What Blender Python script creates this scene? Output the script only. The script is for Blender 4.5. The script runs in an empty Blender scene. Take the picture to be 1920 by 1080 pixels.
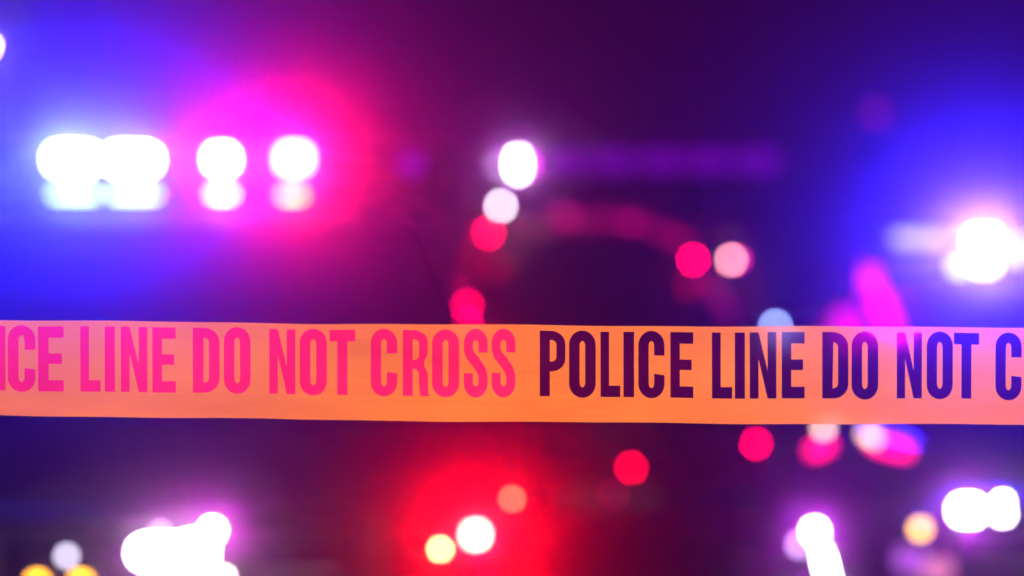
import bpy, bmesh, math, random
from mathutils import Vector, Matrix
random.seed(7)
S = bpy.context.scene
COL = S.collection
R = math.radians

# ------------------------------------------------------------------ camera
CAM_Z = 1.58
cam_d = bpy.data.cameras.new('camera')
cam_d.sensor_width = 36.0
cam_d.lens = 85.0
cam_d.clip_start = 0.05
cam_d.clip_end = 2000.0
cam_d.dof.use_dof = True
cam_d.dof.focus_distance = 1.905
cam_d.dof.aperture_fstop = 2.65
cam_d.dof.aperture_blades = 0
cam = bpy.data.objects.new('camera', cam_d)
cam.location = (0, 0, CAM_Z)
cam.rotation_euler = (R(90), 0, 0)
COL.objects.link(cam)
S.camera = cam

# ------------------------------------------------------------------ night sky, exposure
W = bpy.data.worlds.new('World')
S.world = W
W.use_nodes = True
wn = W.node_tree
bg = wn.nodes['Background']
bg.inputs['Color'].default_value = (1.0, 0.02, 0.85, 1)      # violet city night sky
bg.inputs['Strength'].default_value = 0.022
S.view_settings.view_transform = 'Standard'
S.view_settings.look = 'None'
S.view_settings.exposure = 0.0
S.view_settings.gamma = 1.0
S.view_settings.use_curve_mapping = False
S.render.engine = 'CYCLES'
S.cycles.use_adaptive_sampling = False
S.cycles.use_denoising = True
S.cycles.max_bounces = 8
S.cycles.volume_bounces = 0
S.cycles.sample_clamp_indirect = 4.0
S.cycles.caustics_reflective = False
S.cycles.caustics_refractive = False

HAZE_DENSITY = 0.008
HAZE_G = 0.985

# ------------------------------------------------------------------ helpers
PXM = 85.0 / 36.0 * 1920.0      # photograph pixels per metre at one metre


def at(px, py, y):
    """point of the place seen at (px, py) of the photograph, y metres ahead"""
    return Vector(((px - 960) * y / PXM, y, CAM_Z - (py - 540) * y / PXM))


def tag(o, label, cat, group=None):
    o['label'] = label
    o['category'] = cat
    if group:
        o['group'] = group
    return o


def thing(name, label, cat, loc=(0, 0, 0), rz=0.0, group=None):
    o = bpy.data.objects.new(name, None)
    o.empty_display_size = 0.2
    o.location = loc
    o.rotation_euler = (0, 0, rz)
    COL.objects.link(o)
    tag(o, label, cat, group)
    return o


def link(name, me, mat, parent=None, loc=None):
    o = bpy.data.objects.new(name, me)
    if mat is not None and not me.materials:
        me.materials.append(mat)
    COL.objects.link(o)
    if parent is not None:
        o.parent = parent
    if loc is not None:
        o.location = loc
    return o


def mesh_of(bm, name, smooth=None):
    bmesh.ops.recalc_face_normals(bm, faces=bm.faces)
    me = bpy.data.meshes.new(name)
    bm.to_mesh(me)
    bm.free()
    if smooth:
        me.shade_smooth()
        try:
            me.set_sharp_from_angle(angle=R(smooth))
        except Exception:
            pass
    return me


def box_bm(bm, x0, x1, y0, y1, z0, z1, bev=0.0):
    v = [bm.verts.new((x, y, z)) for x in (x0, x1) for y in (y0, y1) for z in (z0, z1)]
    fs = [bm.faces.new([v[i] for i in f]) for f in
          ((0, 1, 3, 2), (4, 6, 7, 5), (0, 4, 5, 1), (2, 3, 7, 6), (0, 2, 6, 4), (1, 5, 7, 3))]
    if bev > 0:
        es = list({e for f in fs for e in f.edges})
        bmesh.ops.bevel(bm, geom=es, offset=bev, segments=2, affect='EDGES', profile=0.7)


def box(name, x0, x1, y0, y1, z0, z1, mat, parent, bev=0.0):
    bm = bmesh.new()
    box_bm(bm, x0, x1, y0, y1, z0, z1, bev)
    return link(name, mesh_of(bm, name, 40), mat, parent)


def tube_bm(bm, p, q, r0, r1, n=12, cap=True):
    p, q = Vector(p), Vector(q)
    d = (q - p).normalized()
    a = d.orthogonal().normalized()
    b = d.cross(a)
    A = [bm.verts.new(p + (a * math.cos(t) + b * math.sin(t)) * r0) for t in [2 * math.pi * i / n for i in range(n)]]
    B = [bm.verts.new(q + (a * math.cos(t) + b * math.sin(t)) * r1) for t in [2 * math.pi * i / n for i in range(n)]]
    for i in range(n):
        bm.faces.new((A[i], A[(i + 1) % n], B[(i + 1) % n], B[i]))
    if cap:
        bm.faces.new(A[::-1])
        bm.faces.new(B)


def tube(name, p, q, r0, r1, mat, parent, n=12):
    bm = bmesh.new()
    tube_bm(bm, p, q, r0, r1, n)
    return link(name, mesh_of(bm, name, 50), mat, parent)


# ------------------------------------------------------------------ materials
def principled(name, col, rough=0.5, metal=0.0, coat=0.0, noise=0.0, scale=8.0, bump=0.0, spec=0.5):
    m = bpy.data.materials.new(name)
    m.use_nodes = True
    nt = m.node_tree
    b = nt.nodes['Principled BSDF']
    b.inputs['Base Color'].default_value = (*col, 1)
    b.inputs['Roughness'].default_value = rough
    b.inputs['Metallic'].default_value = metal
    b.inputs['Coat Weight'].default_value = coat
    b.inputs['Specular IOR Level'].default_value = spec
    if noise > 0 or bump > 0:
        tc = nt.nodes.new('ShaderNodeTexCoord')
        nz = nt.nodes.new('ShaderNodeTexNoise')
        nz.inputs['Scale'].default_value = scale
        nz.inputs['Detail'].default_value = 6
        nt.links.new(tc.outputs['Object'], nz.inputs['Vector'])
        if noise > 0:
            mx = nt.nodes.new('ShaderNodeMix')
            mx.data_type = 'RGBA'
            mx.inputs['A'].default_value = (*[c * (1 - noise) for c in col], 1)
            mx.inputs['B'].default_value = (*[min(1, c * (1 + noise)) for c in col], 1)
            nt.links.new(nz.outputs['Fac'], mx.inputs['Factor'])
            nt.links.new(mx.outputs['Result'], b.inputs['Base Color'])
        if bump > 0:
            bp = nt.nodes.new('ShaderNodeBump')
            bp.inputs['Strength'].default_value = bump
            bp.inputs['Distance'].default_value = 0.01
            nt.links.new(nz.outputs['Fac'], bp.inputs['Height'])
            nt.links.new(bp.outputs['Normal'], b.inputs['Normal'])
    return m


_em = {}


def emitter(col, k):
    """a lit lens: glows, with a little clear-plastic gloss over it"""
    key = (tuple(round(c, 3) for c in col), round(k, 3))
    if key in _em:
        return _em[key]
    m = bpy.data.materials.new('lit_lens')
    m.use_nodes = True
    b = m.node_tree.nodes['Principled BSDF']
    mxc = max(col)
    b.inputs['Base Color'].default_value = (*[0.02 + 0.1 * c / mxc for c in col], 1)
    b.inputs['Roughness'].default_value = 0.15
    b.inputs['Emission Color'].default_value = (*[c / mxc for c in col], 1)
    b.inputs['Emission Strength'].default_value = k * mxc
    _em[key] = m
    return m


M_DARK = principled('dark_car_paint', (0.012, 0.012, 0.016), 0.6, spec=0.1, noise=0.15, scale=3)
M_RED = principled('dark_red_van_paint', (0.45, 0.015, 0.06), 0.5, spec=0.3, noise=0.06, scale=3)
M_NAVY = principled('navy_car_paint', (0.015, 0.018, 0.04), 0.6, spec=0.1, noise=0.15, scale=3)
M_TRIM = principled('black_plastic_trim', (0.015, 0.015, 0.015), 0.55, noise=0.2, scale=40)
M_GLASS = principled('dark_window_glass', (0.006, 0.006, 0.008), 0.28, spec=0.25)
M_CHROME = principled('worn_chrome', (0.5, 0.5, 0.52), 0.25, metal=1.0)
M_RUBBER = principled('tyre_rubber', (0.02, 0.02, 0.02), 0.85, noise=0.3, scale=30)
M_STEEL = principled('galvanised_steel', (0.32, 0.33, 0.34), 0.45, metal=0.8, noise=0.2, scale=12)
M_CLEAR = principled('unlit_lens', (0.25, 0.25, 0.3), 0.1, spec=0.6)


# asphalt road ------------------------------------------------------
def asphalt():
    m = principled('asphalt', (0.05, 0.05, 0.052), 0.75, noise=0.35, scale=1.5)
    nt = m.node_tree
    b = nt.nodes['Principled BSDF']
    tc = nt.nodes.new('ShaderNodeTexCoord')
    nz = nt.nodes.new('ShaderNodeTexNoise')
    nz.inputs['Scale'].default_value = 180
    bp = nt.nodes.new('ShaderNodeBump')
    bp.inputs['Strength'].default_value = 0.5
    bp.inputs['Distance'].default_value = 0.005
    nt.links.new(tc.outputs['Object'], nz.inputs['Vector'])
    nt.links.new(nz.outputs['Fac'], bp.inputs['Height'])
    nt.links.new(bp.outputs['Normal'], b.inputs['Normal'])
    return m


def sheet(name, x0, x1, y0, y1, z, mat, nx=1, ny=1):
    bm = bmesh.new()
    vs = [[bm.verts.new((x0 + (x1 - x0) * i / nx, y0 + (y1 - y0) * j / ny, z)) for j in range(ny + 1)] for i in range(nx + 1)]
    for i in range(nx):
        for j in range(ny):
            bm.faces.new((vs[i][j], vs[i + 1][j], vs[i + 1][j + 1], vs[i][j + 1]))
    o = link(name, mesh_of(bm, name), mat)
    o['kind'] = 'structure'
    return o


# ------------------------------------------------------------------ large structure: ground, road, haze
GR = 300.0
sheet('ground', -GR, GR, -GR, GR, -0.004, principled('dry_soil', (0.06, 0.055, 0.045), 0.95, noise=0.4, scale=0.6), 4, 4)
sheet('road', -9.0, 9.0, -60, 280, 0.0, asphalt(), 2, 8)
M_PAINT = principled('worn_road_paint', (0.65, 0.62, 0.5), 0.7, noise=0.3, scale=20)
bm = bmesh.new()
for j in range(14):
    y = 12 + j * 9.0
    v = [bm.verts.new(p) for p in ((2.5, y, 0.004), (2.64, y, 0.004), (2.64, y + 3, 0.004), (2.5, y + 3, 0.004))]
    bm.faces.new(v)
o = link('lane_marking', mesh_of(bm, 'lane_marking'), M_PAINT)
o['kind'] = 'structure'
for sx in (-1, 1):
    bm = bmesh.new()
    a, b_ = sorted((sx * 9.0, sx * 12.0))
    box_bm(bm, a, b_, -60, 280, -0.003, 0.13)
    o = link('pavement', mesh_of(bm, 'pavement'), principled('concrete_pavement', (0.25, 0.25, 0.24), 0.85, noise=0.2, scale=2))
    o['kind'] = 'structure'

hz = bpy.data.materials.new('night_haze')
hz.use_nodes = True
nt = hz.node_tree
for n in list(nt.nodes):
    nt.nodes.remove(n)
out = nt.nodes.new('ShaderNodeOutputMaterial')
pv = nt.nodes.new('ShaderNodeVolumePrincipled')
pv.inputs['Color'].default_value = (0.97, 0.97, 0.97, 1)
pv.inputs['Density'].default_value = HAZE_DENSITY
pv.inputs['Anisotropy'].default_value = HAZE_G
nt.links.new(pv.outputs['Volume'], out.inputs['Volume'])
hz.cycles.homogeneous_volume = True
hz.cycles.volume_sampling = 'EQUIANGULAR'
bm = bmesh.new()
box_bm(bm, -GR - 5, GR + 5, -GR - 5, GR + 5, -1.0, 6.6)
o = link('haze', mesh_of(bm, 'haze'), hz)
o['kind'] = 'stuff'


# ------------------------------------------------------------------ lamps
def lens_mesh(w, h, dome=0.012, back=0.02, n=28, ex=3.0):
    """rounded lens facing -y: superellipse rim, slightly domed front, flat back"""
    bm = bmesh.new()
    ring = []
    for i in range(n):
        t = 2 * math.pi * (i + 0.5) / n
        c, s = math.cos(t), math.sin(t)
        ring.append((math.copysign(abs(c) ** (2 / ex), c) * w / 2, math.copysign(abs(s) ** (2 / ex), s) * h / 2))
    rows = []
    for f, y in ((1.0, back), (1.0, 0.0), (0.92, -dome * 0.55), (0.6, -dome * 0.9)):
        rows.append([bm.verts.new((x * f, y, z * f)) for x, z in ring])
    for a, b in zip(rows, rows[1:]):
        for i in range(n):
            bm.faces.new((a[i], a[(i + 1) % n], b[(i + 1) % n], b[i]))
    bm.faces.new(rows[0][::-1])
    c = bm.verts.new((0, -dome, 0))
    for i in range(n):
        bm.faces.new((rows[-1][i], rows[-1][(i + 1) % n], c))
    return mesh_of(bm, 'lens', 50)


def bulb(parent, loc, col, watts, radius=0.02):
    """the light a lamp throws, held just in front of its lens"""
    ld = bpy.data.lights.new('lamp_light', 'SPOT')
    ld.energy = watts
    ld.color = col
    ld.spot_size = R(56)
    ld.spot_blend = 0.5
    ld.shadow_soft_size = radius
    lo = bpy.data.objects.new('lamp_light', ld)
    lo.parent = parent
    lo.location = loc
    lo.rotation_euler = (R(-90), 0, 0)       # forward, out of the lens
    COL.objects.link(lo)
    return lo


def local(root, p):
    return (Matrix.Translation(root.location) @ root.rotation_euler.to_matrix().to_4x4()).inverted() @ Vector(p)


def lamp(parent, name, loc, w, h, col, k, watts=0.0, lcol=None, housing=True, ex=3.0, tilt=0.0):
    wide = name == 'marker_lamp'       # bare bulbs that shine all round
    """housing (dark cup) with a lit lens child; loc = lens centre in the parent's frame"""
    if housing:
        hb = bmesh.new()
        box_bm(hb, -w / 2 - 0.012, w / 2 + 0.012, 0.004, 0.07, -h / 2 - 0.012, h / 2 + 0.012, 0.006)
        ho = link(name, mesh_of(hb, name, 40), M_TRIM, parent, loc)
        ho.rotation_euler = (0, tilt, 0)
        lo = link('lens', lens_mesh(w, h, ex=ex), emitter(col, k), ho)
    else:
        lo = link(name, lens_mesh(w, h, ex=ex), emitter(col, k), parent, loc)
        lo.rotation_euler = (0, tilt, 0)
    if watts > 0:
        b = bulb(lo, (0, -0.035, 0), lcol, watts)
        if wide:
            b.data.type = 'POINT'
    return lo


# ------------------------------------------------------------------ vehicles
def loft(name, sections, mat, parent, smooth=35):
    """closed body through rings of points"""
    bm = bmesh.new()
    rows = [[bm.verts.new(p) for p in s] for s in sections]
    n = len(rows[0])
    for a, b in zip(rows, rows[1:]):
        for i in range(n):
            bm.faces.new((a[i], a[(i + 1) % n], b[(i + 1) % n], b[i]))
    bm.faces.new(rows[0][::-1])
    bm.faces.new(rows[-1])
    return link(name, mesh_of(bm, name, smooth), mat, parent)


def sec(y, hw, z0, z1, r=0.12, ins=0.05):
    """one cross-section of a body: rounded top corners, sides leaning in a little"""
    pts = []
    prof = [(hw - ins, z0), (hw, z0 + (z1 - z0) * 0.25), (hw, z0 + (z1 - z0) * 0.6)]
    for i in range(5):
        t = math.pi / 2 * i / 4
        prof.append((hw - r + r * math.cos(t) - ins * 0.3, z1 - r + r * math.sin(t)))
    prof.append((hw * 0.5, z1 + 0.015))
    right = [(x, y, z) for x, z in prof]
    left = [(-x, y, z) for x, z in reversed(prof)]
    return right + left


def pane(name, quad, mat, parent, out=0.006, thick=0.006):
    """a glass pane of four corners, standing proud of what it is set in"""
    q = [Vector(p) for p in quad]
    nrm = (q[1] - q[0]).cross(q[3] - q[0]).normalized()
    bm = bmesh.new()
    a = [bm.verts.new(p + nrm * out) for p in q]
    b = [bm.verts.new(p + nrm * (out - thick * 2)) for p in q]
    bm.faces.new(a)
    bm.faces.new(b[::-1])
    for i in range(4):
        bm.faces.new((a[i], b[i], b[(i + 1) % 4], a[(i + 1) % 4]))
    return link(name, mesh_of(bm, name), mat, parent)


def wheel(parent, x, y, r=0.37, wd=0.24):
    bm = bmesh.new()
    n = 28
    prof = [(-wd / 2, r * 0.64), (-wd / 2, r * 0.93), (-wd * 0.36, r), (wd * 0.36, r), (wd / 2, r * 0.93), (wd / 2, r * 0.64)]
    rings = [[bm.verts.new((px, pr * math.cos(2 * math.pi * i / n), pr * math.sin(2 * math.pi * i / n))) for i in range(n)] for px, pr in prof]
    m = len(prof)
    for k in range(m):
        a, b = rings[k], rings[(k + 1) % m]
        for i in range(n):
            bm.faces.new((a[i], a[(i + 1) % n], b[(i + 1) % n], b[i]))
    t = link('wheel', mesh_of(bm, 'wheel', 40), M_RUBBER, parent, (x, y, r))
    bm = bmesh.new()
    sg = 1 if x > 0 else -1
    tube_bm(bm, (sg * wd * 0.20, 0, 0), (sg * wd * 0.42, 0, 0), r * 0.20, r * 0.17, 14)
    for k in range(6):
        a = 2 * math.pi * k / 6
        d = Vector((0, math.cos(a), math.sin(a)))
        tube_bm(bm, Vector((sg * wd * 0.34, 0, 0)) + d * r * 0.15, Vector((sg * wd * 0.38, 0, 0)) + d * r * 0.63, 0.035, 0.03, 6)
    tube_bm(bm, (-wd * 0.3, 0, 0), (wd * 0.1, 0, 0), r * 0.635, r * 0.635, 24)
    link('rim', mesh_of(bm, 'rim', 40), M_CHROME, t)


def vehicle(root, paint, hw, L, hood_z, belt, roof, cowl_y, roof_y, roof_hw, rear_top, nose_z=0.78):
    """front at y = 0 facing -y, length L"""
    b = loft('body', [sec(0.00, hw * 0.84, 0.42, nose_z, 0.10), sec(0.06, hw * 0.92, 0.34, hood_z - 0.10, 0.12),
                      sec(0.25, hw * 0.97, 0.30, hood_z - 0.02, 0.13), sec(cowl_y * 0.6, hw, 0.30, hood_z + 0.02, 0.14),
                      sec(cowl_y, hw, 0.30, belt, 0.12), sec(L * 0.6, hw, 0.30, belt + 0.01, 0.10),
                      sec(L - 0.25, hw * 0.98, 0.32, belt + 0.02, 0.10), sec(L, hw * 0.88, 0.42, belt - 0.05, 0.10)], paint, root)
    bw = hw - 0.06
    # greenhouse
    def ring(z, w, yf, yr, bow):
        return [(-w, yf + bow, z), (-w * 0.5, yf, z), (w * 0.5, yf, z), (w, yf + bow, z), (w, (yf + yr) / 2, z),
                (w, yr - 0.05, z), (w * 0.5, yr, z), (-w * 0.5, yr, z), (-w, yr - 0.05, z), (-w, (yf + yr) / 2, z)]
    yb = L - 0.12
    loft('cabin', [ring(belt - 0.06, bw, cowl_y - 0.03, yb, 0.10), ring(belt, bw, cowl_y, yb, 0.10),
                   ring(roof - 0.06, roof_hw, roof_y, rear_top, 0.07), ring(roof - 0.015, roof_hw - 0.05, roof_y + 0.09, rear_top - 0.08, 0.07),
                   ring(roof, roof_hw - 0.22, roof_y + 0.30, rear_top - 0.25, 0.05)], paint, root)
    # glass
    h = roof - 0.06 - belt
    def lerp(a, c, t):
        return a + (c - a) * t
    def front(x, t):       # x as fraction of half width
        yf = lerp(cowl_y, roof_y, t)
        return (x * lerp(bw, roof_hw, t), yf, belt + h * t)
    bm = bmesh.new()
    xs = (-0.92, -0.72, -0.5, -0.25, 0.0, 0.25, 0.5, 0.72, 0.92)
    rows = []
    for o_ in (0.010, -0.004):
        for t in (0.08, 0.93):
            row = []
            for x in xs:
                p = Vector(front(x, t))
                p.y += lerp(0.10, 0.07, t) * max(0.0, abs(x) - 0.5) / 0.5
                row.append(bm.verts.new(p + Vector((0, -o_, o_ * 0.5))))
            rows.append(row)
    a, b2_, c, d = rows
    for i in range(len(xs) - 1):
        bm.faces.new((a[i], a[i + 1], b2_[i + 1], b2_[i]))
        bm.faces.new((c[i], d[i], d[i + 1], c[i + 1]))
        bm.faces.new((a[i], c[i], c[i + 1], a[i + 1]))
        bm.faces.new((b2_[i], b2_[i + 1], d[i + 1], d[i]))
    bm.faces.new((a[0], b2_[0], d[0], c[0]))
    bm.faces.new((a[-1], c[-1], d[-1], b2_[-1]))
    ws = link('windshield', mesh_of(bm, 'windshield', 40), M_GLASS, root)
    for s in (-1, 1):        # wipers lie at the foot of the glass
        p0, p1 = Vector(front(s * 0.45 + 0.08, 0.04)), Vector(front(s * 0.45 - 0.42, 0.11))
        tube('wiper', p0 + Vector((0, -0.03, 0.01)), p1 + Vector((0, -0.03, 0.01)), 0.010, 0.007, M_TRIM, ws, 6)
    for s in (-1, 1):
        for (t0, t1) in ((0.06, 0.36), (0.39, 0.66), (0.70, 0.93)):
            def side(u, t, s=s):
                yf, yr = lerp(cowl_y, roof_y, t) + 0.14, lerp(yb, rear_top, t) - 0.1
                return Vector((s * lerp(bw, roof_hw, t), lerp(yf, yr, u), belt + h * t))
            q = [side(t0, .12), side(t1, .12), side(t1, .90), side(t0, .90)]
            pane('side_window', q if s > 0 else q[::-1], M_GLASS, root)
        # mirror
        mx = s * (hw + 0.10)
        bm = bmesh.new()
        box_bm(bm, mx - 0.11, mx + 0.11, cowl_y + 0.16, cowl_y + 0.27, belt + 0.02, belt + 0.19, 0.035)
        mo = link('mirror', mesh_of(bm, 'mirror', 40), paint, root)
        box('mirror_arm', mx - s * 0.17 - 0.04, mx - s * 0.17 + 0.04, cowl_y + 0.19, cowl_y + 0.24, belt + 0.03, belt + 0.08, M_TRIM, mo, 0.01)
        # door seams stand as recessed-looking strips, with a handle each
        for (y0, y1) in ((cowl_y + 0.2, L * 0.56), (L * 0.57, L * 0.80)):
            d = box('door', s * hw - 0.012, s * hw + 0.012, y0, y1, 0.42, belt - 0.13, paint, root, 0.01)
            box('handle', s * (hw + 0.026) - 0.012, s * (hw + 0.026) + 0.012, y1 - 0.28, y1 - 0.10, belt - 0.24, belt - 0.20, M_TRIM, d, 0.006)
        for y in (0.95, L - 1.0):
            wheel(root, s * (hw - 0.10), y)
            bm = bmesh.new()
            n = 14
            a = [bm.verts.new((s * (hw + 0.014), y + math.cos(math.pi * i / n) * 0.44, 0.37 + math.sin(math.pi * i / n) * 0.44)) for i in range(n + 1)]
            c = [bm.verts.new((s * (hw + 0.030), y + math.cos(math.pi * i / n) * 0.385, 0.37 + math.sin(math.pi * i / n) * 0.385)) for i in range(n + 1)]
            for i in range(n):
                bm.faces.new((a[i], a[i + 1], c[i + 1], c[i]))
            wa = link('wheel_arch', mesh_of(bm, 'wheel_arch'), M_TRIM, root)
            sol = wa.modifiers.new('thick', 'SOLIDIFY')
            sol.thickness = 0.03
    # nose
    g = box('grille', -hw * 0.42, hw * 0.42, -0.035, 0.02, 0.62, nose_z - 0.02, M_TRIM, root, 0.01)
    for i in range(4):
        z = 0.645 + i * (nose_z - 0.02 - 0.66) / 3.4
        box('slat', -hw * 0.39, hw * 0.39, -0.048, -0.030, z, z + 0.016, M_CHROME, g, 0.003)
    box('bumper', -hw * 0.93, hw * 0.93, -0.06, 0.10, 0.36, 0.58, M_TRIM, root, 0.04)
    pane('number_plate', [(-0.26, -0.066, 0.42), (0.26, -0.066, 0.42), (0.26, -0.066, 0.53), (-0.26, -0.066, 0.53)], M_CHROME, root, 0.003, 0.003)
    return b


def push_bar(root, hw=0.47, z0=0.40, z1=1.02):
    bm = bmesh.new()
    for s in (-1, 1):
        tube_bm(bm, (s * hw, -0.16, z0), (s * hw, -0.16, z1), 0.03, 0.03, 10)
        tube_bm(bm, (s * hw, -0.16, z0 + 0.1), (s * hw, 0.0, z0 + 0.1), 0.025, 0.025, 8)
    for z in (z0 + 0.06, (z0 + z1) / 2 + 0.05, z1 - 0.01):
        tube_bm(bm, (-hw, -0.16, z), (hw, -0.16, z), 0.026, 0.026, 10)
    return link('push_bumper', mesh_of(bm, 'push_bumper', 40), M_TRIM, root)


def light_bar(root, yc, zc, hw, h=0.16, depth=0.26):
    """low flat bar on two feet; lenses are added on its front by the caller"""
    bm = bmesh.new()
    box_bm(bm, -hw, hw, yc - depth / 2 + 0.03, yc + depth / 2, zc - h / 2, zc + h / 2, 0.03)
    for s in (-1, 1):
        box_bm(bm, s * hw * 0.75 - 0.04, s * hw * 0.75 + 0.04, yc - 0.06, yc + 0.08, zc - h / 2 - 0.07, zc - h / 2 + 0.01, 0.01)
    return link('light_bar', mesh_of(bm, 'light_bar', 40), M_TRIM, root)


BLUE = (0.010, 0.014, 1.0)
VIOLET_BLUE = (0.030, 0.013, 1.0)
RED = (1.0, 0.001, 0.065)
PURE_RED = (1.0, 0.0, 0.006)


def px_lamp(root, parent, name, px, py, yw, pw, ph, col, k, watts=0, lcol=None, housing=True, ex=3.0, tilt=0.0):
    """lamp whose lens is pw x ph photograph pixels large at depth yw"""
    p = local(root, at(px, py, yw))
    return lamp(parent, name, p, pw * yw / PXM, ph * yw / PXM, col, k, watts, lcol, housing, ex, tilt)


# ---- left police SUV
r1 = thing('police_suv', 'dark police SUV at the left with a blazing blue white and red roof light bar', 'police car',
           (-0.83, 6.1, 0), R(5), 'emergency vehicles behind the tape')
vehicle(r1, M_DARK, 0.98, 4.95, 1.02, 1.16, 1.84, 1.15, 1.45, 0.70, 4.6, 0.92)
push_bar(r1)
YB1 = 7.85
lb = local(r1, at(357, 332, YB1))
b1 = light_bar(r1, lb.y + 0.13, lb.z, 0.79, 0.19)
for x0, x1, watts in ((93, 180, 1350), (204, 291, 520)):
    px_lamp(r1, b1, 'lamp_or_reflection', (x0 + x1) / 2, 299, YB1, x1 - x0, 40, (0.6, 0.85, 1.0), 30, watts, BLUE, False, 4)
    px_lamp(r1, b1, 'lamp_or_reflection', (x0 + x1) / 2 + 4, 365, YB1, x1 - x0, 12, (0.55, 0.98, 0.92), 7.0, 0, None, False, 4)  # lower lens imitates the reflection of the upper module in the roof
px_lamp(r1, b1, 'lamp_or_reflection', 415, 298, YB1, 42, 34, (1, 0.95, 1.0), 24, 95, (0.9, 0.0, 1), False, 4)
px_lamp(r1, b1, 'lamp_or_reflection', 416, 364, YB1, 40, 12, (1, 0.96, 0.98), 11.0, 0, None, False, 4)  # white roof reflection, made as a glowing lens
px_lamp(r1, b1, 'lamp_or_reflection', 551, 297, YB1, 50, 40, (1.0, 0.50, 0.12), 15, 370, RED, False, 4)
px_lamp(r1, b1, 'lamp_or_reflection', 548, 366, YB1, 40, 12, (1.0, 0.72, 0.06), 7.5, 0, None, False, 4)  # warm roof reflection, made as a glowing lens
px_lamp(r1, b1, 'lamp_or_reflection', 772, 306, YB1, 40, 34, (0.35, 0.0, 1.0), 0.5, 0, None, False, 4)  # unlit module, faint violet glow added to it
px_lamp(r1, b1, 'lamp_or_reflection', -82, 320, YB1, 50, 40, (0.15, 0.3, 1.0), 1.2, 480, BLUE, False, 4)
YF1 = 5.92
px_lamp(r1, r1, 'strobe_or_reflection', 398, 995, YF1, 22, 22, (1, 0.96, 1), 60, 12, (0.9, 0.0, 0.9))
px_lamp(r1, r1, 'strobe_or_reflection', 306, 1036, YF1, 110, 48, (1, 0.97, 1), 40, 12, (0.9, 0.0, 0.9))
px_lamp(r1, r1, 'strobe_or_reflection', 366, 1034, YF1, 62, 56, (1, 0.97, 1), 40)
px_lamp(r1, r1, 'strobe_or_reflection', 352, 1090, YF1, 100, 30, (1, 0.97, 1), 40)
px_lamp(r1, r1, 'strobe_or_reflection', 300, 1000, YF1, 14, 14, (0.85, 0.6, 1), 7)
px_lamp(r1, r1, 'strobe_or_reflection', 420, 1082, YF1, 12, 12, (1, 0.95, 0.75), 30)
px_lamp(r1, r1, 'fog_lamp_or_reflection', 125, 1043, YF1, 16, 16, (0.85, 0.78, 1), 8)
px_lamp(r1, r1, 'turn_signal', 70, 1088, YF1, 24, 14, (1, 0.42, 0.01), 16)
px_lamp(r1, r1, 'turn_signal', 152, 1088, YF1, 24, 14, (1, 0.45, 0.01), 16)
px_lamp(r1, r1, 'headlight', 892, 1003, YF1 + 0.12, 30, 30, (1.0, 0.72, 0.5), 18, 240, PURE_RED)
px_lamp(r1, r1, 'turn_signal', 826, 1030, YF1 + 0.12, 12, 12, (1.0, 0.95, 0.36), 28)
px_lamp(r1, r1, 'side_marker', 960, 936, YF1 + 0.2, 10, 10, (1.0, 0.22, 0.12), 22)

# ---- red rescue van further back
r2 = thing('rescue_van', 'tall dark red van in the middle distance with marker lamps round its black windshield', 'van',
           (0.52, 12.8, 0), R(-2), 'emergency vehicles behind the tape')
vehicle(r2, M_RED, 0.96, 5.3, 1.12, 1.25, 2.0, 0.75, 1.35, 0.80, 5.1, 0.98)
YB2 = 14.3
lb = local(r2, at(1190, 310, YB2))
b2 = light_bar(r2, lb.y + 0.13, lb.z, 0.80, 0.2)
# bar feet reach the roof
box('bracket', -0.50, -0.42, lb.y + 0.10, lb.y + 0.18, 1.97, lb.z - 0.13, M_TRIM, b2)
box('bracket', 0.42, 0.50, lb.y + 0.10, lb.y + 0.18, 1.97, lb.z - 0.13, M_TRIM, b2)
px_lamp(r2, b2, 'lamp_or_reflection', 971, 308, YB2, 10, 34, (1, 0.97, 1), 60, 15, (0.7, 0.0, 1), False, 4)
px_lamp(r2, b2, 'lamp_or_reflection', 990, 308, YB2, 8, 30, (1, 0.0, 0.8), 7, 0, None, False, 4)
px_lamp(r2, b2, 'lamp_or_reflection', 940, 308, YB2, 20, 22, (0.7, 0.45, 0.9), 2.0, 0, None, False, 4)
for x in (1060, 1150, 1240, 1330, 1420):
    px_lamp(r2, b2, 'lamp_or_reflection', x, 302, YB2, 84, 40, (0.4, 0.0, 1.0), 0.32, 0, None, False, 4)  # unlit modules, glow added to imitate a band of scattered violet light
YM = 14.05
q = local(r2, at(939, 386, YM))
tube('lamp_stub', (q.x, q.y + 0.05, 1.90), (q.x, q.y + 0.05, q.z), 0.02, 0.02, M_TRIM, r2)
px_lamp(r2, r2, 'marker_lamp', 939, 386, YM, 9, 9, (0.93, 0.86, 0.95), 45)
px_lamp(r2, r2, 'marker_lamp', 916, 437, 14.02, 9, 10, (1, 0.0, 0.07), 58, 2, PURE_RED)
px_lamp(r2, r2, 'marker_lamp', 1300, 487, 13.85, 9, 9, (1, 0.0, 0.10), 58, 2, PURE_RED)
px_lamp(r2, r2, 'marker_lamp', 1371, 487, 13.85, 8, 8, (1, 0.36, 0.36), 60)
px_lamp(r2, r2, 'marker_lamp', 1382, 487, 13.85, 6, 8, (1, 0.0, 0.35), 30)
px_lamp(r2, r2, 'marker_lamp', 876, 572, 13.62, 9, 9, (1, 0.0, 0.09), 40)
px_lamp(r2, r2, 'marker_lamp', 874, 604, 13.55, 9, 9, (1, 0.0, 0.12), 45, 5, PURE_RED)
px_lamp(r2, r2, 'marker_lamp', 848, 543, 13.7, 8, 8, (1, 0.0, 0.2), 9)
px_lamp(r2, r2, 'marker_lamp', 1060, 405, YM, 30, 12, (1, 0.0, 0.3), 1.6)
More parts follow.
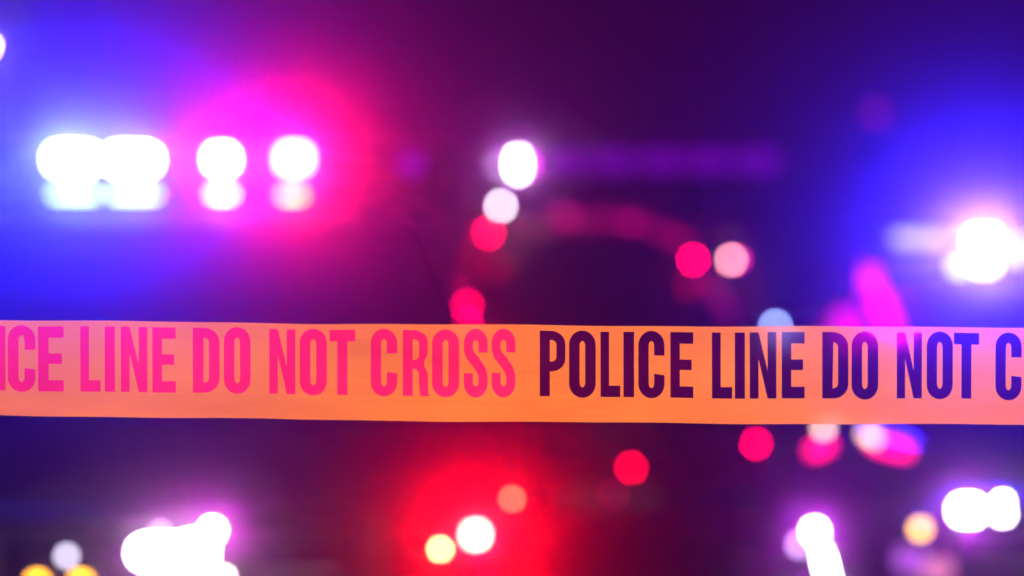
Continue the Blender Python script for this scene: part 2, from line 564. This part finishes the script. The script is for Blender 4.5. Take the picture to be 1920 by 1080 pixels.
px_lamp(r2, r2, 'marker_lamp', 1185, 418, YM, 30, 12, (1, 0.0, 0.3), 1.6)
px_lamp(r2, r2, 'red_rim_glow', 1120, 412, YM, 190, 12, (1, 0.0, 0.25), 0.55)  # glowing strip imitates red light caught along the roof edge
px_lamp(r2, r2, 'red_rim_glow', 1250, 440, 13.95, 90, 14, (1, 0.0, 0.25), 0.5, 0, None, True, 3, R(22))  # red light on the roof corner, made as a glowing strip
px_lamp(r2, r2, 'red_rim_glow', 1346, 556, 13.68, 18, 110, (1, 0.0, 0.40), 0.38, 0, None, True, 3, R(-34))  # red light on the windshield pillar, made as a glowing strip
px_lamp(r2, r2, 'marker_lamp', 1454, 612, 13.5, 9, 9, (0.33, 0.42, 0.95), 48)
YF2 = 12.7
px_lamp(r2, r2, 'strobe_or_reflection', 1184, 877, YF2, 9, 9, (1, 0.0, 0.03), 52)
px_lamp(r2, r2, 'strobe_or_reflection', 1150, 928, YF2, 9, 9, (1, 0.0, 0.2), 3.5)
px_lamp(r2, r2, 'strobe_or_reflection', 1418, 832, YF2, 9, 9, (1, 0.0, 0.09), 50)

# ---- right police SUV
r3 = thing('police_suv', 'police SUV at the right edge with one blue white roof light and white headlights', 'police car',
           (1.62, 6.45, 0), R(-7), 'emergency vehicles behind the tape')
vehicle(r3, M_NAVY, 0.97, 4.8, 1.02, 1.12, 1.60, 1.00, 1.32, 0.70, 4.4, 0.90)
push_bar(r3)
YB3 = 8.0
lb = local(r3, at(1990, 475, YB3))
b3 = light_bar(r3, lb.y + 0.13, lb.z, 0.66, 0.19)
px_lamp(r3, b3, 'lamp_or_reflection', 1844, 453, YB3, 44, 32, (0.8, 0.97, 1.0), 34, 1700, VIOLET_BLUE, False, 4)
px_lamp(r3, b3, 'lamp_or_reflection', 1846, 496, YB3, 40, 22, (0.9, 1.0, 1.0), 9, 0, None, False, 4)
px_lamp(r3, b3, 'lamp_or_reflection', 1800, 500, YB3, 30, 22, (0.6, 0.95, 1.0), 3.2, 0, None, False, 4)
px_lamp(r3, b3, 'lamp_or_reflection', 1905, 470, YB3, 40, 40, (0.55, 0.8, 1.0), 1.8, 0, None, False, 4)
px_lamp(r3, b3, 'lamp_or_reflection', 1725, 447, YB3, 100, 26, (0.55, 0.5, 1.0), 1.7, 0, None, False, 4)  # unlit module, glow added for the lavender streak beside the lamp
px_lamp(r3, b3, 'lamp_or_reflection', 1725, 500, YB3, 90, 30, (0.25, 0.2, 1.0), 0.6, 0, None, False, 4)  # unlit module, dim lavender glow added below the streak
# glowing lenses imitate red / magenta light reflected by the pillar and mirror
px_lamp(r3, r3, 'pillar_reflection', 1632, 522, 7.75, 36, 44, (1, 0.02, 0.9), 2.0)
px_lamp(r3, r3, 'pillar_reflection', 1657, 580, 7.75, 34, 120, (1, 0.0, 0.7), 2.2, 4, (1, 0, 0.6), True, 3, R(-22))
px_lamp(r3, r3, 'pillar_reflection', 1590, 610, 7.75, 60, 60, (1, 0.0, 0.6), 1.1)
YF3 = 6.3
px_lamp(r3, r3, 'strobe_or_reflection', 1544, 802, YF3, 18, 18, (1.0, 0.55, 0.45), 8)  # this and the next: glowing lenses imitate pale glints on the hood
px_lamp(r3, r3, 'strobe_or_reflection', 1632, 818, YF3, 36, 18, (1.0, 0.55, 0.5), 5, 0, None, True, 3, R(30))
px_lamp(r3, r3, 'strobe_or_reflection', 1538, 840, YF3, 50, 26, (1.0, 0.0, 0.15), 4.5, 0, None, True, 3, R(-25))  # this and the next: red hood reflections, made as glowing lenses
px_lamp(r3, r3, 'strobe_or_reflection', 1668, 838, YF3, 84, 28, (1.0, 0.0, 0.15), 4.5, 0, None, True, 3, R(15))
px_lamp(r3, r3, 'headlight', 1528, 997, YF3, 22, 24, (1, 0.98, 1), 50, 14, (0.65, 0.0, 1))
px_lamp(r3, r3, 'headlight', 1550, 1070, YF3, 16, 90, (1, 0.98, 1), 30, 0, None, True, 3, R(-14))
px_lamp(r3, r3, 'fog_lamp_or_reflection', 1497, 1022, YF3, 16, 20, (0.7, 0.55, 0.9), 5)
px_lamp(r3, r3, 'strobe_or_reflection', 1815, 957, YF3, 50, 36, (1, 0.98, 1), 40, 14, (0.65, 0.0, 1))
px_lamp(r3, r3, 'strobe_or_reflection', 1880, 942, YF3, 14, 14, (1, 0.98, 1), 60)
px_lamp(r3, r3, 'strobe_or_reflection', 1880, 965, YF3, 20, 14, (1, 0.98, 1), 40)
px_lamp(r3, r3, 'turn_signal', 1726, 992, YF3, 22, 22, (1, 0.50, 0.05), 9)
px_lamp(r3, r3, 'fog_lamp_or_reflection', 1708, 1050, YF3, 60, 50, (0.50, 0.10, 0.8), 0.9)  # dim violet lens imitates a patch of reflected light
px_lamp(r3, r3, 'fog_lamp_or_reflection', 1752, 1068, YF3, 70, 40, (0.9, 0.25, 0.5), 1.0)  # second reflected patch, made as a dim glowing lens


# ------------------------------------------------------------------ street lamps, one of them added, and a made-up far signal
def street_lamp(x, y, h, arm, label, watts, group='street lamps', k=30.0):
    t = thing('street_lamp', label, 'street lamp', (x, y, 0), 0, group)
    tube('base', (0, 0, 0), (0, 0, 0.35), 0.11, 0.10, M_STEEL, t, 16)
    tube('pole', (0, 0, 0.35), (0, 0, h), 0.06, 0.045, M_STEEL, t, 16)
    tube('arm', (0, 0, h - 0.05), (arm[0], arm[1], h + 0.08), 0.032, 0.028, M_STEEL, t, 12)
    bm = bmesh.new()
    box_bm(bm, arm[0] - 0.17, arm[0] + 0.17, arm[1] - 0.30, arm[1] + 0.20, h + 0.05, h + 0.16, 0.04)
    link('lamp_head', mesh_of(bm, 'lamp_head', 40), M_STEEL, t)
    bm = bmesh.new()
    bmesh.ops.create_uvsphere(bm, u_segments=20, v_segments=10, radius=1.0,
                              matrix=Matrix.Translation((arm[0], arm[1] - 0.05, h + 0.05)) @ Matrix.Diagonal((0.10, 0.16, 0.07, 1)))
    ln = link('lens', mesh_of(bm, 'lens', 60), emitter((1.0, 0.62, 0.30), k), t)
    if watts:
        ld = bpy.data.lights.new('lamp_light', 'SPOT')
        ld.energy = watts
        ld.color = (1.0, 0.86, 0.66)
        ld.spot_size = R(130)
        ld.spot_blend = 0.6
        ld.shadow_soft_size = 0.08
        lo = bpy.data.objects.new('lamp_light', ld)
        lo.parent = t
        lo.location = (arm[0], arm[1] - 0.05, h - 0.06)
        COL.objects.link(lo)
    return t


p = at(-14, 95, 25.0)
street_lamp(p.x, p.y, p.z - 0.05, (0.0, -0.6), 'street lamp with a warm peach glow at the far left edge', 0, k=80.0)
street_lamp(0.45, -1.9, 4.1, (0.0, 0.7), 'added unseen street lamp lighting the tape from the camera side', 4200)  # added lamp behind the camera, out of view, to light the tape

p = at(1643, 213, 38.0)
t = thing('lens_ghost_signal', 'made-up far signal standing in for a faint red lens reflection above the right hand cars', 'made-up signal', (p.x, p.y + 0.1, 0))  # made-up object, its red lens imitates a lens reflection
tube('pole', (0, 0.1, 0), (0, 0.1, p.z + 0.2), 0.07, 0.06, M_STEEL, t)
hd = box('ghost_head', -0.16, 0.16, -0.08, 0.09, p.z - 0.72, p.z + 0.18, M_TRIM, t, 0.03)
for i, (c, k) in enumerate((((1, 0.0, 0.5), 0.7), ((0.3, 0.2, 0.02), 0.01), ((0.02, 0.2, 0.1), 0.01))):
    link('ghost_lens', lens_mesh(0.2, 0.2, ex=2.0), emitter(c, k), hd, (0, -0.09, p.z - i * 0.27))

# ------------------------------------------------------------------ the tape
TAPE_H = 0.0762
B_SL = -0.060          # the right end is a little nearer
D0 = 1.905


def tape_x(px):
    a = (px - 960) / PXM
    return a * D0 / (1 - a * B_SL)


def tape_pt(x, v):
    """x along, v = 0 bottom edge .. 1 top edge"""
    top = CAM_Z - 0.0292 - 0.0062 * x + 0.0085 * min(x * x, 1.2)
    y = D0 + B_SL * x + 0.0016 * math.sin(x * 9.0 + 1.0) * (v - 0.5) + 0.0012 * math.sin(x * 4.1)
    wob = 0.00035 * math.sin(x * 23 + 2.0 * v) + 0.0002 * math.sin(x * 57 + 1.3)
    return Vector((x, y, top - TAPE_H * (1 - v) + wob))


def arc(cx, cy, rx, ry, a0, a1, n):
    return [(cx + rx * math.cos(R(a0 + (a1 - a0) * i / n)), cy + ry * math.sin(R(a0 + (a1 - a0) * i / n))) for i in range(n + 1)]


SW, SH = 0.395, 0.175      # stem and bar thickness, in parts of width and height


def stad(x0, x1, y0, y1, ry, n=8):
    """closed outline, straight sides with elliptical ends, anticlockwise from right side"""
    cx, rx = (x0 + x1) / 2, (x1 - x0) / 2
    return arc(cx, y1 - ry, rx, ry, 0, 180, n * 2) + arc(cx, y0 + ry, rx, ry, 180, 360, n * 2)


def dsh(x0, x1, y0, y1, rx, ry, n=8):
    return [(x0, y0)] + arc(x1 - rx, y0 + ry, rx, ry, -90, 0, n) + arc(x1 - rx, y1 - ry, rx, ry, 0, 90, n) + [(x0, y1)]


def ribbon(pts, hw_):
    """thick stroke in a cell that is 0.40 as wide as it is high; hw_ = half thickness (x, y)"""
    L_, R_ = [], []
    for i, p in enumerate(pts):
        a = Vector(pts[max(i - 1, 0)])
        b = Vector(pts[min(i + 1, len(pts) - 1)])
        d = Vector(((b.x - a.x) * 0.40, b.y - a.y)).normalized()
        nx, ny = -d.y, d.x
        L_.append((p[0] + nx * hw_[0], p[1] + ny * hw_[1]))
        R_.append((p[0] - nx * hw_[0], p[1] - ny * hw_[1]))
    return L_ + R_[::-1]


def glyph(c):
    """outlines: (outer, [holes]) in a unit box"""
    if c == 'I':
        return [(0, 0), (1, 0), (1, 1), (0, 1)], []
    if c == 'L':
        return [(0, 0), (1, 0), (1, SH), (SW * 1.1, SH), (SW * 1.1, 1), (0, 1)], []
    if c == 'E':
        return [(0, 0), (1, 0), (1, SH), (SW * 1.05, SH), (SW * 1.05, 0.425), (0.93, 0.425), (0.93, 0.585), (SW * 1.05, 0.585),
                (SW * 1.05, 1 - SH), (1, 1 - SH), (1, 1), (0, 1)], []
    if c == 'T':
        return [(0.5 - SW / 2, 0), (0.5 + SW / 2, 0), (0.5 + SW / 2, 1 - SH), (1, 1 - SH), (1, 1), (0, 1), (0, 1 - SH), (0.5 - SW / 2, 1 - SH)], []
    if c == 'N':
        s = 0.33
        return [(0, 0), (s, 0), (s, 0.60), (1 - s, 0), (1, 0), (1, 1), (1 - s, 1), (1 - s, 0.42), (s, 1), (0, 1)], []
    if c == 'O':
        return stad(0, 1, -0.015, 1.015, 0.22), [stad(SW, 1 - SW, 0.145, 0.855, 0.08)]
    if c == 'D':
        return dsh(0, 1, 0, 1, 0.58, 0.22), [dsh(SW, 1 - SW, 0.15, 0.85, 0.22, 0.08)]
    if c == 'P':
        return [(0, 0), (SW, 0), (SW, 0.38)] + arc(0.45, 0.38 + 0.20, 0.55, 0.20, -90, 0, 8) + arc(0.45, 1 - 0.20, 0.55, 0.20, 0, 90, 8) + [(0, 1)], \
            [dsh(SW, 0.65, 0.53, 0.86, 0.2, 0.07)]
    if c == 'R':
        return [(0, 0), (SW, 0), (SW, 0.41), (0.50, 0.41), (0.62, 0.36), (0.65, 0.10), (0.70, 0), (1.04, 0), (1.0, 0.06), (0.98, 0.36), (0.84, 0.46)] + \
            arc(0.45, 0.48 + 0.18, 0.53, 0.17, -40, 0, 4) + arc(0.43, 1 - 0.18, 0.55, 0.18, 0, 90, 8) + [(0, 1)], [dsh(SW, 0.64, 0.55, 0.86, 0.2, 0.06)]
    if c == 'C':
        o = [(1, 0.36)] + [(1, 0.34)] + arc(0.5, 0.205, 0.5, 0.22, 0, -180, 16) + arc(0.5, 0.795, 0.5, 0.22, 180, 0, 16) + [(1, 0.64)]
        i = [(1 - SW, 0.64)] + arc(0.5, 0.785, 0.5 - SW, 0.075, 0, 180, 12) + arc(0.5, 0.215, 0.5 - SW, 0.075, 180, 360, 12) + [(1 - SW, 0.36)]
        return o[1:] + i, []
    if c == 'S':
        mid = [(0.815, 0.66), (0.815, 0.76)] + arc(0.5, 0.80, 0.315, 0.135, 0, 180, 12) + \
              [(0.19, 0.70), (0.27, 0.62), (0.5, 0.52), (0.73, 0.40), (0.815, 0.30)] + arc(0.5, 0.205, 0.315, 0.14, 0, -180, 12)[1:] + [(0.185, 0.24), (0.185, 0.35)]
        return ribbon(mid, (0.195, 0.086)), []
    return [], []


# where each letter stands on the tape (photograph pixels, first phrase with P is the dark one)
DARK = [('P', 1012, 1060), ('O', 1067, 1117), ('L', 1126, 1163), ('I', 1169, 1189), ('C', 1197, 1246), ('E', 1257, 1300),
        ('L', 1335, 1373), ('I', 1378, 1397), ('N', 1406, 1456), ('E', 1466, 1509), ('D', 1542, 1591), ('O', 1597, 1647),
        ('N', 1682, 1729), ('O', 1738, 1787), ('T', 1789, 1836), ('C', 1867, 1916), ('R', 1927, 1974), ('O', 1982, 2032), ('S', 2042, 2085), ('S', 2095, 2138)]
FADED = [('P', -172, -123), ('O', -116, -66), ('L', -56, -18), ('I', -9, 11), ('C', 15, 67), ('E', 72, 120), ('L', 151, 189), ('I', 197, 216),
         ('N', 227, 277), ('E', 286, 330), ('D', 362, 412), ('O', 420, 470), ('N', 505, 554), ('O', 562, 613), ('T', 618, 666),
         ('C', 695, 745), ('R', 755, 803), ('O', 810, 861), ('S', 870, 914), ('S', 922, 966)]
PITCH = tape_x(1335) - tape_x(151)
V0, V1 = 0.262, 0.940      # baseline and cap line on the tape


def sheet_plastic(name, body_a, body_b, tint, fac_a, fac_b, gloss, relief):
    """thin plastic: scatters part of the light, lets the rest through blurred, faint gloss, fine creases"""
    m = bpy.data.materials.new(name)
    m.use_nodes = True
    nt = m.node_tree
    N, L = nt.nodes.new, nt.links.new
    for n in list(nt.nodes):
        nt.nodes.remove(n)
    out = N('ShaderNodeOutputMaterial')
    tc = N('ShaderNodeTexCoord')

    def noise(scale, sx, sz, detail=4):
        mp = N('ShaderNodeMapping')
        mp.inputs['Scale'].default_value = (sx, 1.0, sz)
        nz = N('ShaderNodeTexNoise')
        nz.inputs['Scale'].default_value = scale
        nz.inputs['Detail'].default_value = detail
        L(tc.outputs['Object'], mp.inputs['Vector'])
        L(mp.outputs['Vector'], nz.inputs['Vector'])
        return nz.outputs['Fac']

    cloud, crease = noise(9, 1.0, 3.0), noise(30, 1.0, 3.5, 3)
    bp = N('ShaderNodeBump')
    bp.inputs['Strength'].default_value = relief
    bp.inputs['Distance'].default_value = 0.006
    L(crease, bp.inputs['Height'])
    cr = N('ShaderNodeMix')
    cr.data_type = 'RGBA'
    cr.inputs['A'].default_value = (*body_a, 1)
    cr.inputs['B'].default_value = (*body_b, 1)
    L(cloud, cr.inputs['Factor'])
    fr = N('ShaderNodeMapRange')
    fr.inputs['From Min'].default_value = 0.3
    fr.inputs['From Max'].default_value = 0.7
    fr.inputs['To Min'].default_value = fac_a
    fr.inputs['To Max'].default_value = fac_b
    L(cloud, fr.inputs['Value'])
    rf = N('ShaderNodeBsdfRefraction')
    rf.inputs['Color'].default_value = (*tint, 1)
    rf.inputs['Roughness'].default_value = 0.34
    rf.inputs['IOR'].default_value = 1.06
    di = N('ShaderNodeBsdfDiffuse')
    tl = N('ShaderNodeBsdfTranslucent')
    for b in (di, tl):
        L(cr.outputs['Result'], b.inputs['Color'])
        L(bp.outputs['Normal'], b.inputs['Normal'])
    m1 = N('ShaderNodeMixShader')
    m1.inputs['Fac'].default_value = 0.4
    L(di.outputs[0], m1.inputs[1])
    L(tl.outputs[0], m1.inputs[2])
    m2 = N('ShaderNodeMixShader')
    L(fr.outputs['Result'], m2.inputs['Fac'])
    L(rf.outputs[0], m2.inputs[1])
    L(m1.outputs[0], m2.inputs[2])
    gl = N('ShaderNodeBsdfGlossy')
    gl.inputs['Roughness'].default_value = 0.3
    L(bp.outputs['Normal'], gl.inputs['Normal'])
    m3 = N('ShaderNodeMixShader')
    m3.inputs['Fac'].default_value = gloss
    L(m2.outputs[0], m3.inputs[1])
    L(gl.outputs[0], m3.inputs[2])
    L(m3.outputs[0], out.inputs['Surface'])
    return m


M_FILM = sheet_plastic('orange_tape_film', (0.97, 0.225, 0.016), (0.97, 0.29, 0.026), (1.0, 0.85, 1.0), 0.46, 0.55, 0.015, 0.16)
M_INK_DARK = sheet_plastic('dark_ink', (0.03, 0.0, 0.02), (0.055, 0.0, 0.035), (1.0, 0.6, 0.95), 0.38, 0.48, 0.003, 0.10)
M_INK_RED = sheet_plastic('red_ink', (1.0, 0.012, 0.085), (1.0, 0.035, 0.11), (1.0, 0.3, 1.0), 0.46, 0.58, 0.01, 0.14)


def fill(outlines):
    """triangles between closed outlines (even-odd), by way of a flat curve; returns verts, faces"""
    cu = bpy.data.curves.new('outline', 'CURVE')
    cu.dimensions = '2D'
    cu.fill_mode = 'BOTH'
    cu.resolution_u = 1
    for pts in outlines:
        sp = cu.splines.new('POLY')
        sp.points.add(len(pts) - 1)
        for q, (x, y) in zip(sp.points, pts):
            q.co = (x * 100, y * 100, 0, 1)
        sp.use_cyclic_u = True
    ob = bpy.data.objects.new('outline', cu)
    COL.objects.link(ob)
    dg = bpy.context.evaluated_depsgraph_get()
    me = bpy.data.meshes.new_from_object(ob.evaluated_get(dg))
    vs = [(v.co.x / 100, v.co.y / 100) for v in me.vertices]
    fs = [tuple(p.vertices) for p in me.polygons]
    bpy.data.objects.remove(ob)
    bpy.data.curves.remove(cu)
    bpy.data.meshes.remove(me)
    return vs, fs


tape = thing('police_tape', 'orange barrier tape stretched across the front reading POLICE LINE DO NOT CROSS', 'barrier tape', (0, D0, CAM_Z - 0.07))
inv = Matrix.Translation(-Vector(tape.location))
film_v, film_f = [], []
cells = []
for rep in range(-3, 4):
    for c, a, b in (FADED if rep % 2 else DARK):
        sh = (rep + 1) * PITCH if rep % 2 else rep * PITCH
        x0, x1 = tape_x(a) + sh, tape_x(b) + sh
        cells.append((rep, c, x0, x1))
cells.sort(key=lambda q: q[2])
XL, XR = -1.70, 2.0
cells = [q for q in cells if q[2] > XL + 0.02 and q[3] < XR - 0.02]
edges_x = [XL] + [(p_[3] + q[2]) / 2 for p_, q in zip(cells, cells[1:])] + [XR]
letters = {}
for (rep, c, x0, x1), xa, xb in zip(cells, edges_x, edges_x[1:]):
    def put(pts):
        return [(x0 + (x1 - x0) * u, V0 + (V1 - V0) * v) for u, v in pts]
    og, holes = glyph(c)
    og, holes = put(og), [put(hh) for hh in holes]
    rim = [(xa, 0.0), (xa + (xb - xa) / 2, 0.0), (xb, 0.0), (xb, 0.5), (xb, 1.0), (xa + (xb - xa) / 2, 1.0), (xa, 1.0), (xa, 0.5)]
    vs, fs = fill([rim, og])
    n0 = len(film_v)
    film_v += [inv @ tape_pt(x, v) for x, v in vs]
    film_f += [tuple(i + n0 for i in f) for f in fs]
    for hh in holes:
        vs, fs = fill([hh])
        n0 = len(film_v)
        film_v += [inv @ tape_pt(x, v) for x, v in vs]
        film_f += [tuple(i + n0 for i in f) for f in fs]
    vs, fs = fill([og] + holes)
    letters.setdefault(rep, []).append((c, [inv @ tape_pt(x, v) for x, v in vs], fs))
me = bpy.data.meshes.new('film')
me.from_pydata([tuple(v) for v in film_v], [], film_f)
me.materials.append(M_FILM)
link('film', me, M_FILM, tape)
for rep, ls in letters.items():
    for c, vs, fs in ls:
        me = bpy.data.meshes.new('printed_letter')
        me.from_pydata([tuple(v) for v in vs], [], fs)
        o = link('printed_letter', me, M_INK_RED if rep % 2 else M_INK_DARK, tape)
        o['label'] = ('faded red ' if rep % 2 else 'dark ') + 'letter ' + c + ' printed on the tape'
for x, word in ((XL, 'left'), (XR, 'right')):
    q = tape_pt(x, 0.5)
    t = thing('steel_post', 'steel post holding the %s end of the barrier tape' % word, 'post', (q.x, q.y + 0.012, 0))
    tube('shaft', (0, 0, 0.03), (0, 0, 1.75), 0.02, 0.02, M_STEEL, t)
    tube('foot', (0, 0, 0.0), (0, 0, 0.03), 0.16, 0.15, M_STEEL, t, 20)
